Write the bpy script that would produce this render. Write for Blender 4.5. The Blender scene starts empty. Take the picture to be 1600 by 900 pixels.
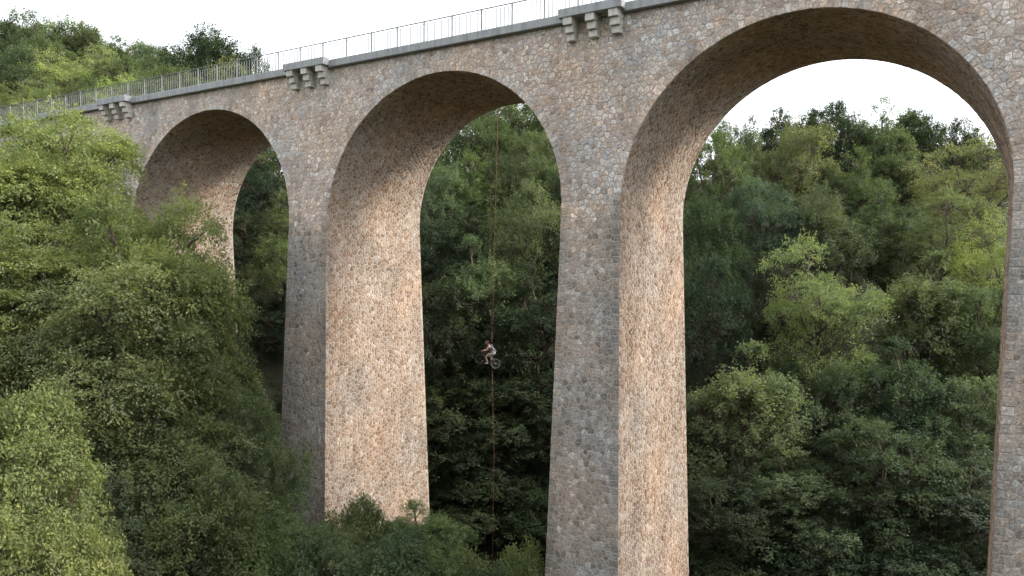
import bpy, bmesh, math, random
import numpy as np
from mathutils import Vector, Matrix

# ------------------------------------------------------------------ camera, sky, sun, exposure
S = bpy.context.scene
COL = S.collection
U = 1.7                                   # metres per survey unit (one railing panel)
FPX, CXP, CYP = 1208.06, 800.0, 500.24    # focal length and principal point for a 1600 px wide frame
YAW, PITCH, ROLL = math.radians(-29.9947), math.radians(-2.1532), math.radians(0.415)
CAM = np.array([18.2431, -18.3669, -2.1779]) * U
_F = np.array([math.sin(YAW) * math.cos(PITCH), math.cos(YAW) * math.cos(PITCH), math.sin(PITCH)])
_R = np.array([math.cos(YAW), -math.sin(YAW), 0.0])
_U = np.cross(_R, _F)
CR = _R * math.cos(ROLL) + _U * math.sin(ROLL)
CU = -_R * math.sin(ROLL) + _U * math.cos(ROLL)
CF = _F
cd = bpy.data.cameras.new('camera')
cam = bpy.data.objects.new('camera', cd); COL.objects.link(cam)
cd.sensor_width = 36.0; cd.lens = FPX / 1600 * 36.0
cd.shift_y = (CYP - 450) / 1600.0
cd.clip_start = 0.1; cd.clip_end = 3000
cam.matrix_world = Matrix(((CR[0], CU[0], -CF[0], CAM[0]), (CR[1], CU[1], -CF[1], CAM[1]), (CR[2], CU[2], -CF[2], CAM[2]), (0, 0, 0, 1)))
S.camera = cam

SUN_AZ, SUN_EL = math.radians(57), math.radians(37)      # azimuth from +Y towards +X
W_ = bpy.data.worlds.new('World'); S.world = W_; W_.use_nodes = True
nt = W_.node_tree; nt.nodes.clear()
sky = nt.nodes.new('ShaderNodeTexSky'); sky.sky_type = 'NISHITA'; sky.sun_disc = False
sky.sun_elevation = SUN_EL; sky.sun_rotation = SUN_AZ; sky.air_density = 1.0; sky.dust_density = 2.5; sky.ozone_density = 1.0
hs = nt.nodes.new('ShaderNodeHueSaturation'); hs.inputs['Saturation'].default_value = 0.25
bg = nt.nodes.new('ShaderNodeBackground'); bg.inputs['Strength'].default_value = 0.15
wo = nt.nodes.new('ShaderNodeOutputWorld')
nt.links.new(sky.outputs[0], hs.inputs['Color']); veil = nt.nodes.new('ShaderNodeMix'); veil.data_type = 'RGBA'; veil.inputs[0].default_value = 0.55     # thin even cloud over the whole sky
veil.inputs[7].default_value = (2.75, 2.85, 3.0, 1)
nt.links.new(hs.outputs[0], veil.inputs[6]); nt.links.new(veil.outputs[2], bg.inputs['Color']); nt.links.new(bg.outputs[0], wo.inputs['Surface'])

sl = bpy.data.lights.new('sun', 'SUN'); sl.energy = 1.2; sl.angle = math.radians(15.0); sl.color = (1.0, 0.92, 0.80)
sun = bpy.data.objects.new('sun', sl); COL.objects.link(sun)
SUN = Vector((math.cos(SUN_EL) * math.sin(SUN_AZ), math.cos(SUN_EL) * math.cos(SUN_AZ), math.sin(SUN_EL)))
sun.rotation_euler = SUN.to_track_quat('Z', 'Y').to_euler(); sun.location = (40, 60, 60)
S.view_settings.view_transform = 'Standard'; S.view_settings.look = 'None'
S.view_settings.exposure = 2.08; S.view_settings.gamma = 1.0
try: S.view_settings.use_curve_mapping = False
except Exception: pass
S.render.engine = 'CYCLES'
S.cycles.adaptive_threshold = 0.04; S.cycles.caustics_reflective = False; S.cycles.caustics_refractive = False; S.cycles.max_bounces = 7; S.cycles.diffuse_bounces = 4; S.cycles.glossy_bounces = 2; S.cycles.transmission_bounces = 4

# ------------------------------------------------------------------ helpers
def bend(s, y, z):                         # the viaduct is very slightly curved in plan (all metres)
    k = -0.0015 / U
    ph = k * s
    return np.array([math.sin(ph) / k - y * math.sin(ph), (1 - math.cos(ph)) / k + y * math.cos(ph), z])

def pix(x, y, d):                          # point at camera depth d that is seen at photo pixel (x, y)
    return CAM + d * (CF + CR * (x - CXP) / FPX + CU * (CYP - y) / FPX)

def project(P):
    v = np.asarray(P) - CAM; z = v @ CF
    return CXP + FPX * (v @ CR) / z, CYP - FPX * (v @ CU) / z, z

def prop(o, label=None, cat=None, group=None, kind=None):
    if label: o['label'] = label
    if cat: o['category'] = cat
    if group: o['group'] = group
    if kind: o['kind'] = kind
    return o

def link(name, me, mat=None, parent=None):
    o = bpy.data.objects.new(name, me); COL.objects.link(o)
    if mat is not None and me is not None and not me.materials: me.materials.append(mat)
    if parent is not None: o.parent = parent
    return o

def empty(name, loc=(0, 0, 0)):
    o = bpy.data.objects.new(name, None); COL.objects.link(o); o.location = loc; o.empty_display_size = 0.3
    return o

class MB:                                  # mesh collector
    def __init__(s): s.v = []; s.f = []; s.c = []; s.col = (1, 1, 1)
    def add(s, vs, fs, col=None):
        b = len(s.v); s.v += [tuple(p) for p in vs]; s.f += [tuple(i + b for i in f) for f in fs]
        s.c += [col or s.col] * len(vs)
    def hexa(s, p, col=None):              # 8 points: bottom 4 ccw, top 4
        s.add(p, [(3, 2, 1, 0), (4, 5, 6, 7), (0, 1, 5, 4), (1, 2, 6, 5), (2, 3, 7, 6), (3, 0, 4, 7)], col)
    def box(s, x0, x1, y0, y1, z0, z1, fn=None):
        p = [(x0, y0, z0), (x1, y0, z0), (x1, y1, z0), (x0, y1, z0), (x0, y0, z1), (x1, y0, z1), (x1, y1, z1), (x0, y1, z1)]
        s.hexa([fn(*q) for q in p] if fn else p)
    def tube(s, pts, rad, n=6, cap=True):
        pts = [np.array(p, float) for p in pts]; m = len(pts); vs = []; fs = []
        if not hasattr(rad, '__len__'): rad = [rad] * m
        ref = None
        for i, p in enumerate(pts):
            t = pts[min(i + 1, m - 1)] - pts[max(i - 1, 0)]; t /= (np.linalg.norm(t) + 1e-9)
            if ref is None:
                ref = np.cross(t, (0.3, 1, 0.1) if abs(t[2]) > 0.8 else (0, 0, 1))
            a = ref - t * (ref @ t); a /= (np.linalg.norm(a) + 1e-9); ref = a
            b = np.cross(t, a)
            for k in range(n):
                q = 2 * math.pi * k / n
                vs.append(p + rad[i] * (a * math.cos(q) + b * math.sin(q)))
        for i in range(m - 1):
            for k in range(n):
                fs.append((i * n + k, i * n + (k + 1) % n, (i + 1) * n + (k + 1) % n, (i + 1) * n + k))
        if cap: fs += [tuple(range(n - 1, -1, -1)), tuple((m - 1) * n + k for k in range(n))]
        s.add(vs, fs)
    def torus(s, c, R, r, axis, n=28, k=6):
        axis = np.array(axis, float); axis /= np.linalg.norm(axis)
        a = np.cross(axis, (0, 0, 1)); a /= np.linalg.norm(a); b = np.cross(axis, a); c = np.array(c, float)
        vs = []; fs = []
        for i in range(n):
            t = 2 * math.pi * i / n; d = a * math.cos(t) + b * math.sin(t)
            for j in range(k):
                q = 2 * math.pi * j / k
                vs.append(c + d * (R + r * math.cos(q)) + axis * r * math.sin(q))
        for i in range(n):
            for j in range(k):
                fs.append((i * k + j, ((i + 1) % n) * k + j, ((i + 1) % n) * k + (j + 1) % k, i * k + (j + 1) % k))
        s.add(vs, fs)
    def mesh(s, name, color=False, smooth=False):
        me = bpy.data.meshes.new(name); me.from_pydata(s.v, [], s.f); me.validate(); me.update()
        if color:
            a = me.attributes.new('Col', 'FLOAT_COLOR', 'POINT')
            arr = np.ones((len(s.v), 4), np.float32); arr[:, :3] = np.array(s.c, np.float32)
            if len(me.vertices) == len(s.v): a.data.foreach_set('color', arr.ravel())
        if smooth: me.polygons.foreach_set('use_smooth', [True] * len(me.polygons))
        return me
    def build(s, name, mat, parent=None, color=False, smooth=False):
        return link(name, s.mesh(name, color, smooth), mat, parent)

# ------------------------------------------------------------------ materials
def nodes(name):
    m = bpy.data.materials.new(name); m.use_nodes = True
    t = m.node_tree; t.nodes.clear()
    out = t.nodes.new('ShaderNodeOutputMaterial'); return m, t, out
def N(t, typ, **kw):
    n = t.nodes.new(typ)
    for k, v in kw.items():
        if k in n.inputs: n.inputs[k].default_value = v
        else: setattr(n, k, v)
    return n
def mixc(t, fac, a, b, mode='MIX'):
    n = t.nodes.new('ShaderNodeMix'); n.data_type = 'RGBA'; n.blend_type = mode
    for sock, v in ((n.inputs[0], fac), (n.inputs[6], a), (n.inputs[7], b)):
        if hasattr(v, 'is_linked') or hasattr(v, 'links'): t.links.new(v, sock)
        elif isinstance(v, (int, float)): sock.default_value = v
        else: sock.default_value = (*v, 1) if len(v) == 3 else v
    return n.outputs[2]
def ramp(t, src, stops):
    r = t.nodes.new('ShaderNodeValToRGB'); e = r.color_ramp.elements
    while len(e) < len(stops): e.new(0.5)
    for i, (p, c) in enumerate(stops): e[i].position = p; e[i].color = (*c, 1)
    t.links.new(src, r.inputs[0]); return r.outputs[0]
def noise(t, scale, detail=4, rough=0.6, vec=None):
    n = N(t, 'ShaderNodeTexNoise'); n.inputs['Scale'].default_value = scale; n.inputs['Detail'].default_value = detail; n.inputs['Roughness'].default_value = rough
    g = t.nodes.new('ShaderNodeNewGeometry') if vec is None else None
    t.links.new(g.outputs['Position'] if vec is None else vec, n.inputs['Vector']); return n.outputs[0]
def bump(t, h, strength, dist, bsdf):
    b = N(t, 'ShaderNodeBump'); b.inputs['Strength'].default_value = strength; b.inputs['Distance'].default_value = dist
    t.links.new(h, b.inputs['Height']); t.links.new(b.outputs[0], bsdf.inputs['Normal'])
def simple(name, col, rough=0.6, metal=0.0, var=0.0, scale=8):
    m, t, out = nodes(name); b = N(t, 'ShaderNodeBsdfPrincipled', Roughness=rough, Metallic=metal)
    if var:
        c = mixc(t, noise(t, scale), tuple(x * (1 - var) for x in col), tuple(min(1, x * (1 + var)) for x in col)); t.links.new(c, b.inputs['Base Color'])
    else: b.inputs['Base Color'].default_value = (*col, 1)
    t.links.new(b.outputs[0], out.inputs[0]); return m

def stone_material():
    m, t, out = nodes('rubble_stone')
    b = N(t, 'ShaderNodeBsdfPrincipled', Roughness=0.92)
    at = N(t, 'ShaderNodeAttribute', attribute_name='Col')
    fine = noise(t, 11, 4, 0.8)
    c = mixc(t, 1.0, at.outputs['Color'], ramp(t, fine, [(0.30, (0.24, 0.22, 0.20)), (0.43, (0.76, 0.75, 0.74)), (0.56, (1.14, 1.13, 1.12)), (0.68, (1.8, 1.77, 1.74))]), 'MULTIPLY')
    lich = ramp(t, noise(t, 3.2, 3, 0.65), [(0.60, (0, 0, 0)), (0.70, (0.55, 0.55, 0.55))])
    c = mixc(t, lich, c, (0.42, 0.405, 0.385))
    rust = ramp(t, noise(t, 2.1, 3, 0.7), [(0.30, (0.5, 0.5, 0.5)), (0.40, (0, 0, 0))])
    c = mixc(t, rust, c, (0.30, 0.17, 0.09))
    g = t.nodes.new('ShaderNodeNewGeometry'); mp = N(t, 'ShaderNodeMapping'); mp.inputs['Scale'].default_value = (0.55, 0.55, 0.16)
    t.links.new(g.outputs['Position'], mp.inputs['Vector'])
    run = ramp(t, noise(t, 1.0, 4, 0.65, mp.outputs[0]), [(0.48, (0, 0, 0)), (0.64, (0.8, 0.8, 0.8))])       # grey algae and rain runs
    c = mixc(t, run, c, mixc(t, 1.0, c, (0.66, 0.66, 0.66), 'MULTIPLY'))
    t.links.new(c, b.inputs['Base Color'])
    bump(t, noise(t, 22, 2, 0.75), 0.7, 0.03, b)
    t.links.new(b.outputs[0], out.inputs[0]); return m
def mortar_material():
    m, t, out = nodes('lime_mortar')
    b = N(t, 'ShaderNodeBsdfPrincipled', Roughness=0.95)
    c = mixc(t, noise(t, 1.5, 3), (0.29, 0.25, 0.21), (0.41, 0.36, 0.31))
    t.links.new(c, b.inputs['Base Color']); bump(t, noise(t, 30, 2), 0.4, 0.02, b)
    t.links.new(b.outputs[0], out.inputs[0]); return m
def concrete_material(name, col):
    m, t, out = nodes(name)
    b = N(t, 'ShaderNodeBsdfPrincipled', Roughness=0.85)
    c = mixc(t, noise(t, 2.0, 6, 0.7), tuple(x * 0.72 for x in col), tuple(x * 1.2 for x in col))
    g = t.nodes.new('ShaderNodeNewGeometry'); mp = N(t, 'ShaderNodeMapping'); mp.inputs['Scale'].default_value = (5, 5, 0.5)
    t.links.new(g.outputs['Position'], mp.inputs['Vector'])
    st = ramp(t, noise(t, 1.0, 4, 0.6, mp.outputs[0]), [(0.45, (0, 0, 0)), (0.7, (0.6, 0.6, 0.6))])
    c = mixc(t, st, c, tuple(x * 0.45 for x in col))
    t.links.new(c, b.inputs['Base Color']); bump(t, noise(t, 25, 5), 0.3, 0.02, b)
    t.links.new(b.outputs[0], out.inputs[0]); return m
def leaf_material():
    m, t, out = nodes('leaf')
    oi = N(t, 'ShaderNodeObjectInfo'); at = N(t, 'ShaderNodeAttribute', attribute_name='tone')
    tone = ramp(t, at.outputs['Fac'], [(0.0, (0.55, 0.6, 0.6)), (0.5, (1, 1, 1)), (1.0, (1.65, 1.45, 1.1))])
    c = mixc(t, 1.0, oi.outputs['Color'], tone, 'MULTIPLY')
    b = N(t, 'ShaderNodeBsdfPrincipled', Roughness=0.6); b.inputs['Specular IOR Level'].default_value = 0.18
    t.links.new(c, b.inputs['Base Color'])
    tr = N(t, 'ShaderNodeBsdfTranslucent'); c2 = mixc(t, 1.0, c, (1.1, 1.2, 0.72), 'MULTIPLY'); t.links.new(c2, tr.inputs['Color'])
    mx = N(t, 'ShaderNodeMixShader'); mx.inputs[0].default_value = 0.45
    t.links.new(b.outputs[0], mx.inputs[1]); t.links.new(tr.outputs[0], mx.inputs[2]); t.links.new(mx.outputs[0], out.inputs[0]); return m
M_STONE = stone_material(); M_MORTAR = mortar_material(); M_VAULT_MORTAR = simple('stained_mortar_lightened', (0.36, 0.315, 0.265), 0.95, var=0.3, scale=1.2)  # stained vault mortar, colour lightened to make up for weak bounce light
M_COPING = concrete_material('weathered_grey_coping', (0.32, 0.328, 0.335))
M_CORBEL = concrete_material('pale_cut_stone', (0.54, 0.51, 0.465))
M_ROAD = simple('asphalt', (0.06, 0.06, 0.06), 0.9, var=0.3, scale=4)
M_LEAF = leaf_material()
M_BARK = simple('bark', (0.085, 0.066, 0.05), 0.95, var=0.45, scale=9)
M_STEEL = simple('grey_painted_steel', (0.12, 0.13, 0.128), 0.5, 0.0, var=0.2)
def ground_material():
    m, t, out = nodes('forest_floor')
    b = N(t, 'ShaderNodeBsdfPrincipled', Roughness=0.98)
    c = ramp(t, noise(t, 0.6, 8, 0.7), [(0.3, (0.025, 0.02, 0.012)), (0.5, (0.035, 0.04, 0.016)), (0.7, (0.05, 0.06, 0.02))])
    t.links.new(c, b.inputs['Base Color']); bump(t, noise(t, 3, 8, 0.8), 0.8, 0.3, b)
    t.links.new(b.outputs[0], out.inputs[0]); return m

# ------------------------------------------------------------------ ground
_fh = np.array([math.sin(YAW), math.cos(YAW)]); _rh = np.array([math.cos(YAW), -math.sin(YAW)])
def ground_z(x, y):
    dx, dy = x - CAM[0], y - CAM[1]
    d = dx * _fh[0] + dy * _fh[1]; l = dx * _rh[0] + dy * _rh[1]
    z = np.interp(d, [-400, -130, -70, -25, 0, 44, 52, 62, 75, 90, 130, 180, 400, 900], [10, 14, 4, -16, -20, -23, -22, -15, -6, 0, 14, 22, 18, 10])  # unseen slope behind the camera added and tuned to dim low frontal skylight
    rise = np.clip((-l - 12 - 0.35 * np.maximum(0, d - 45)) * 0.8, 0, np.interp(d, [60, 90], [14, 6]))
    z = np.maximum(z, np.interp(l, [35, 60, 110, 200, 400], [-60, -14, 6, 16, 10]))
    bank = np.clip((-l - 1) * 0.5, 0, 2.5) * np.clip((d - 30) / 6, 0, 1) * np.clip((56 - d) / 8, 0, 1)      # bank at the foot of the left pier
    rise = np.maximum(rise, bank)
    return z + rise + 0.5 * np.sin(x * 0.31 + 1) * np.cos(y * 0.27) + 0.25 * np.sin(x * 0.9 + y * 0.7)
def build_ground():
    g = np.concatenate([np.linspace(-900, -160, 12), np.linspace(-150, 150, 121), np.linspace(160, 900, 12)])
    X, Y = np.meshgrid(g, g, indexing='ij'); Z = ground_z(X, Y); n = len(g)
    vs = np.stack([X, Y, Z], -1).reshape(-1, 3).tolist()
    fs = [(i * n + j, (i + 1) * n + j, (i + 1) * n + j + 1, i * n + j + 1) for i in range(n - 1) for j in range(n - 1)]
    me = bpy.data.meshes.new('ground'); me.from_pydata(vs, [], fs)
    me.polygons.foreach_set('use_smooth', [True] * len(fs))
    prop(link('ground', me, ground_material()), kind='structure')
build_ground()

# ------------------------------------------------------------------ viaduct
BAY, RAD, WID, ZC, ZT = 9.9762 * U, 4.169 * U, 4.8884 * U, 4.8518 * U, 5.068 * U
HW, BX, BYL, BYU, YC, YBAL = 0.8191 * U, 0.0223, 0.0332, 0.0548, 0.08 * U, -0.20 * U
ZB = -25.0
def yf(z): return (BYU if z > 0 else BYL) * z                 # battered front face; the back mirrors it
def hwz(z): return HW + BX * max(0.0, -z)
rng = random.Random(7)
viaduct = prop(empty('viaduct', tuple(bend(0, WID / 2, ZB))), 'tall curved rubble stone viaduct with round arches crossing the wooded valley', 'viaduct')
VOFF = -np.array(viaduct.location)
def vb(s, y, z): return tuple(bend(s, y, z) + VOFF)           # viaduct local coordinates
piers, arches = {}, {}
PLAB = {-2: 'stone pier hidden among the trees at the far left', -1: 'stone pier half hidden behind the pale green left trees', 0: 'stone pier rising from the shrubs left of the cyclist',
        1: 'stone pier right of the cyclist with a sunlit side', 2: 'stone pier cut off by the right edge of the photo', 3: 'stone pier beyond the right edge'}
for k in range(-2, 4):
    mb = MB(); s0 = k * BAY; zs = [ZB, -12, 0.0]
    for a, b in zip(zs[:-1], zs[1:]):
        ha, hb = hwz(a), hwz(b)
        mb.hexa([vb(s0 - ha, yf(a), a), vb(s0 + ha, yf(a), a), vb(s0 + ha, WID - yf(a), a), vb(s0 - ha, WID - yf(a), a),
                 vb(s0 - hb, yf(b), b), vb(s0 + hb, yf(b), b), vb(s0 + hb, WID - yf(b), b), vb(s0 - hb, WID - yf(b), b)])
    piers[k] = prop(mb.build('pier', M_MORTAR, viaduct), PLAB[k])
for k in range(-3, 4):                                        # bay k lies between pier k and k+1
    mb = MB(); xc = (k + 0.5) * BAY; n = 48
    if k == -3:                                               # solid abutment
        a, b = -3 * BAY, -2 * BAY
        mb.hexa([vb(a, yf(-9), -9), vb(b, yf(-9), -9), vb(b, WID - yf(-9), -9), vb(a, WID - yf(-9), -9), vb(a, yf(ZC), ZC), vb(b, yf(ZC), ZC), vb(b, WID - yf(ZC), ZC), vb(a, WID - yf(ZC), ZC)])
        prop(mb.build('abutment', M_MORTAR, viaduct)); continue
    prof = [(xc - BAY / 2, 0.0)] + [(xc - RAD * math.cos(math.pi * i / n), RAD * math.sin(math.pi * i / n)) for i in range(n + 1)] + [(xc + BAY / 2, 0.0)]
    vs = []; fs = []
    for (s, z) in prof: vs += [vb(s, yf(z), z), vb(s, yf(ZC), ZC), vb(s, WID - yf(ZC), ZC), vb(s, WID - yf(z), z)]
    for i in range(len(prof) - 1):
        a, b = 4 * i, 4 * i + 4
        fs += [(a, b, b + 1, a + 1), (a + 1, b + 1, b + 2, a + 2), (a + 2, b + 2, b + 3, a + 3), (a + 3, b + 3, b, a)]
    mb.add(vs, fs)
    arches[k] = prop(mb.build('arch', M_MORTAR, viaduct)); arches[k].data.materials.append(M_VAULT_MORTAR)
    for p_ in arches[k].data.polygons: p_.material_index = 1 if p_.index % 4 == 3 else 0
deck = MB()
for i in range(-40, 36):
    deck.box(i * U, (i + 1) * U, YC + 0.55, WID - YC - 0.55, ZC + 0.003, ZT - 0.06, vb)
deck.build('roadway', M_ROAD, viaduct)

# ---- rubble stones as geometry -------------------------------------------------
def clip(poly, px, py, nx, ny):            # keep the side where (p - (px,py)).n <= 0
    out = []; m = len(poly)
    ds = [(q[0] - px) * nx + (q[1] - py) * ny for q in poly]
    for i in range(m):
        a, b = poly[i], poly[(i + 1) % m]; da, db = ds[i], ds[(i + 1) % m]
        if da <= 0: out.append(a)
        if (da < 0 < db) or (db < 0 < da):
            q = da / (da - db); out.append((a[0] + q * (b[0] - a[0]), a[1] + q * (b[1] - a[1])))
    return out
def cells(u0, u1, v0, v1, cu, cv, jit, keep):
    nr = int((v1 - v0) / (cv * 0.88)) + 3; nc = int((u1 - u0) / cu) + 3
    seeds = [[((u0 + (c - 1 + 0.5 * (r % 2)) * cu + rng.uniform(-jit, jit) * cu), v0 + (r - 1) * cv * 0.88 + rng.uniform(-jit, jit) * cv) for c in range(nc)] for r in range(nr)]
    near = sorted([(dr, dc) for dr in range(-2, 3) for dc in range(-3, 4) if (dr, dc) != (0, 0)], key=lambda q: (q[0] * 0.88) ** 2 + (q[1]) ** 2)
    for r in range(nr):
        for c in range(nc):
            p = seeds[r][c]
            if not keep(*p): continue
            poly = [(p[0] - cu, p[1] - cv), (p[0] + cu, p[1] - cv), (p[0] + cu, p[1] + cv), (p[0] - cu, p[1] + cv)]
            for dr, dc in near[:24]:
                rr, cc = r + dr, c + dc
                if not (0 <= rr < nr and 0 <= cc < nc): continue
                q = seeds[rr][cc]; dx, dy = q[0] - p[0], q[1] - p[1]
                poly = clip(poly, p[0] + dx / 2, p[1] + dy / 2, dx, dy)
                if len(poly) < 3: break
            if len(poly) >= 3: yield p, poly
def vnoise(x, y, s):                       # cheap smooth value in 0..1
    return 0.5 + 0.25 * (math.sin(x * s * 1.7 + 1.3 * math.sin(y * s * 1.1)) + math.sin(y * s * 1.9 + 2.0 + 1.7 * math.sin(x * s * 0.7)))
PAL_U = [(0.467, 0.393, 0.332), (0.499, 0.423, 0.363), (0.447, 0.398, 0.363), (0.485, 0.38, 0.302), (0.53, 0.478, 0.428), (0.428, 0.337, 0.266), (0.51, 0.435, 0.375), (0.365, 0.294, 0.241), (0.568, 0.514, 0.471), (0.423, 0.385, 0.363)]   # upper walls, lightened partly for the open sky light
PAL_F = [(0.31, 0.279, 0.246), (0.332, 0.293, 0.257), (0.27, 0.242, 0.215), (0.342, 0.286, 0.236), (0.388, 0.361, 0.331), (0.286, 0.235, 0.188), (0.348, 0.306, 0.264), (0.214, 0.181, 0.152), (0.427, 0.399, 0.367), (0.299, 0.279, 0.257)]   # greyer, more weathered piers, also darkened for the forest shade
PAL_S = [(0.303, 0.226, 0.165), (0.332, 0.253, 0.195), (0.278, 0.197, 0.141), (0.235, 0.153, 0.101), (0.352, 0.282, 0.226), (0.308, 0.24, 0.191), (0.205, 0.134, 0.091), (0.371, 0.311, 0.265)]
def stone_colour(pal, u, v):
    c = pal[min(int(abs(rng.gauss(0, 0.42)) * len(pal)), len(pal) - 1)] if rng.random() < 0.6 else rng.choice(pal)
    w = vnoise(u, v, 0.55); g = rng.uniform(0.85, 1.14) * (0.86 + 0.28 * vnoise(u + 9, v - 4, 0.9))
    warm = 0.92 + 0.16 * w
    return (c[0] * g * warm, c[1] * g, c[2] * g / warm)
STONES = []                                # (priority, parent object, verts, faces, colour)
def in_frame(P, m=70):
    x, y, z = project(P); return z > 0 and -m < x < 1600 + m and -m < y < 900 + m
def add_stone(poly, mapf, parent, col, gap=None, h=None):
    gap = rng.uniform(0.008, 0.026) if gap is None else gap
    n = len(poly); cx = sum(p[0] for p in poly) / n; cy = sum(p[1] for p in poly) / n
    area = 0.5 * abs(sum(poly[i][0] * poly[(i + 1) % n][1] - poly[(i + 1) % n][0] * poly[i][1] for i in range(n)))
    if area < 0.005: return
    h = rng.uniform(0.0, 0.018) if h is None else h
    ta, tb = rng.uniform(-0.05, 0.05), rng.uniform(-0.05, 0.05)
    def ring(sh, hh):
        out = []
        for (a, b) in poly:
            d = math.hypot(a - cx, b - cy); f = max(0.25, 1 - sh / max(d, 1e-4))
            a2, b2 = cx + (a - cx) * f, cy + (b - cy) * f
            out.append(mapf(a2, b2, hh + (ta * (a2 - cx) + tb * (b2 - cy) if hh > 0 else 0)))
        return out
    r0, r1, r2 = ring(gap, -0.02), ring(gap + 0.008, h), ring(gap + 0.045, h + 0.009)
    vs = r0 + r1 + r2; fs = []
    for i in range(n):
        j = (i + 1) % n
        fs += [(i, j, n + j, n + i), (n + i, n + j, 2 * n + j, 2 * n + i)]
    fs.append(tuple(2 * n + i for i in range(n)))
    q = project(mapf(cx, cy, 0) - VOFF)
    vis = math.sqrt(area) * FPX / max(q[2], 1)
    inside = 8 < q[0] < 1592 and 8 < q[1] < 892
    STONES.append((vis if inside else 0.0, parent, vs, fs, col))

def nrm3(a): a = np.array(a, float); return a / np.linalg.norm(a)
def m_front(s, z, h): return bend(s, yf(z) - h, z) + VOFF
def voussoir_len(k, i):                    # radial length of voussoir i on bay k
    return 0.20 + 0.20 * ((i * 7 + k * 3) % 5) / 4
NV = 88
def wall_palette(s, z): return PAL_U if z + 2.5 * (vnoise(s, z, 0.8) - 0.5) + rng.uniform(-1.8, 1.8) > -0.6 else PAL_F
def build_front():
    def owner(s, z):
        if z < 0: return piers[int(round(s / BAY))]
        return arches[int(math.floor(s / BAY))]
    def keep(s, z):
        if z > ZC + 0.1 or s < -1.98 * BAY: return False
        k = int(math.floor(s / BAY)); xc = (k + 0.5) * BAY
        if z > 0:
            if math.hypot(s - xc, z) < RAD + 0.12: return False
        elif abs(s - round(s / BAY) * BAY) > hwz(z) - 0.1: return False
        return in_frame(bend(s, yf(z), z))
    for (s, z), poly in cells(-2.1 * BAY, 2.45 * BAY, -24, ZC + 0.3, 0.275, 0.28, 0.36, keep):
        k = int(math.floor(s / BAY)); xc = (k + 0.5) * BAY
        poly = clip(poly, 0, ZC - 0.005, 0, 1)
        if z > -0.35:                      # arch ring
            r = math.hypot(s - xc, z); th = math.atan2(z, s - xc); i = int(max(0.0, th) / math.pi * NV)
            rr = RAD + voussoir_len(k, min(i, NV - 1)); nx, ny = (xc - s) / r, -z / r
            poly = clip(poly, xc - nx * rr, -ny * rr, nx, ny)
        if z <= 0.0:
            pk = int(round(s / BAY)); row = int(-z / 0.31)
            for sg in (-1, 1):
                w = 0.24 + 0.2 * ((row * 3 + (pk + sg) * 2) % 4) / 3
                poly = clip(poly, pk * BAY + sg * (hwz(z) - w), z, sg, 0)
        if len(poly) < 3: continue
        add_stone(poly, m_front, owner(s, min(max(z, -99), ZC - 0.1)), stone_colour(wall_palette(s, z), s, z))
    for k in arches:                       # voussoirs along the arch edge
        xc = (k + 0.5) * BAY
        for i in range(NV):
            t0, t1 = math.pi * i / NV, math.pi * (i + 1) / NV; L = RAD + voussoir_len(k, i)
            tm = (t0 + t1) / 2
            if not in_frame(bend(xc + RAD * math.cos(tm), 0, RAD * math.sin(tm))): continue
            poly = [(xc + r * math.cos(t), r * math.sin(t)) for r, t in ((RAD - 0.03, t0), (L, t0), (L, t1), (RAD - 0.03, t1))]
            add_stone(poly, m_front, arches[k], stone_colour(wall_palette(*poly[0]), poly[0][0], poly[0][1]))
    for pk in piers:                       # corner stones of the piers
        for row in range(int(24 / 0.31)):
            z0, z1 = -row * 0.31, -(row + 1) * 0.31; zm = (z0 + z1) / 2
            for sg in (-1, 1):
                w = 0.24 + 0.2 * ((row * 3 + (pk + sg) * 2) % 4) / 3
                if not in_frame(bend(pk * BAY + sg * hwz(zm), yf(zm), zm)): continue
                a, b = pk * BAY + sg * (hwz(zm) + 0.025), pk * BAY + sg * (hwz(zm) - w)
                poly = [(min(a, b), z1), (max(a, b), z1), (max(a, b), z0), (min(a, b), z0)]
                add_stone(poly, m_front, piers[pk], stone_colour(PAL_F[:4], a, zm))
build_front()
def build_strip(k, t1):                    # pier side, vault and opposite pier side of bay k as one continuous facing
    xc = (k + 0.5) * BAY; LA = math.pi * RAD
    def zt(t): return t if t < 0 else (LA - t if t > LA else RAD * math.sin(t / RAD))
    def mp(t, y, h):
        if t < 0: return bend(k * BAY + hwz(t) + h, y, t) + VOFF
        if t > LA: return bend((k + 1) * BAY - hwz(LA - t) - h, y, LA - t) + VOFF
        a = math.pi - t / RAD; return bend(xc + (RAD - h) * math.cos(a), y, (RAD - h) * math.sin(a)) + VOFF
    def keep(t, y):
        z = zt(t); return t < t1 and yf(z) + 0.04 < y < WID - yf(z) - 0.04 and in_frame(mp(t, y, 0) - VOFF)
    for (t, y), poly in cells(-24, t1, -1, WID + 1, 0.25, 0.255, 0.36, keep):
        z = zt(t)
        poly = clip(poly, 0, yf(z) + 0.01, 0, -1); poly = clip(poly, 0, WID - yf(z) - 0.01, 0, 1)
        if len(poly) < 3: continue
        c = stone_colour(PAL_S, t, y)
        g = 1.12 if z + 2.2 * (vnoise(t, y, 1.1) - 0.5) + rng.uniform(-1.2, 1.2) > 2.2 else 1.0      # vault crown painted paler to stand in for bounced light
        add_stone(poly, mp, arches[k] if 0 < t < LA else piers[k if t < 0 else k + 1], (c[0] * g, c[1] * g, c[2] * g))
for k in (-1, 0): build_strip(k, math.pi * RAD)
build_strip(1, math.pi * RAD + 24)
STONES.sort(key=lambda q: -q[0])
me_rest = {}
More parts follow.
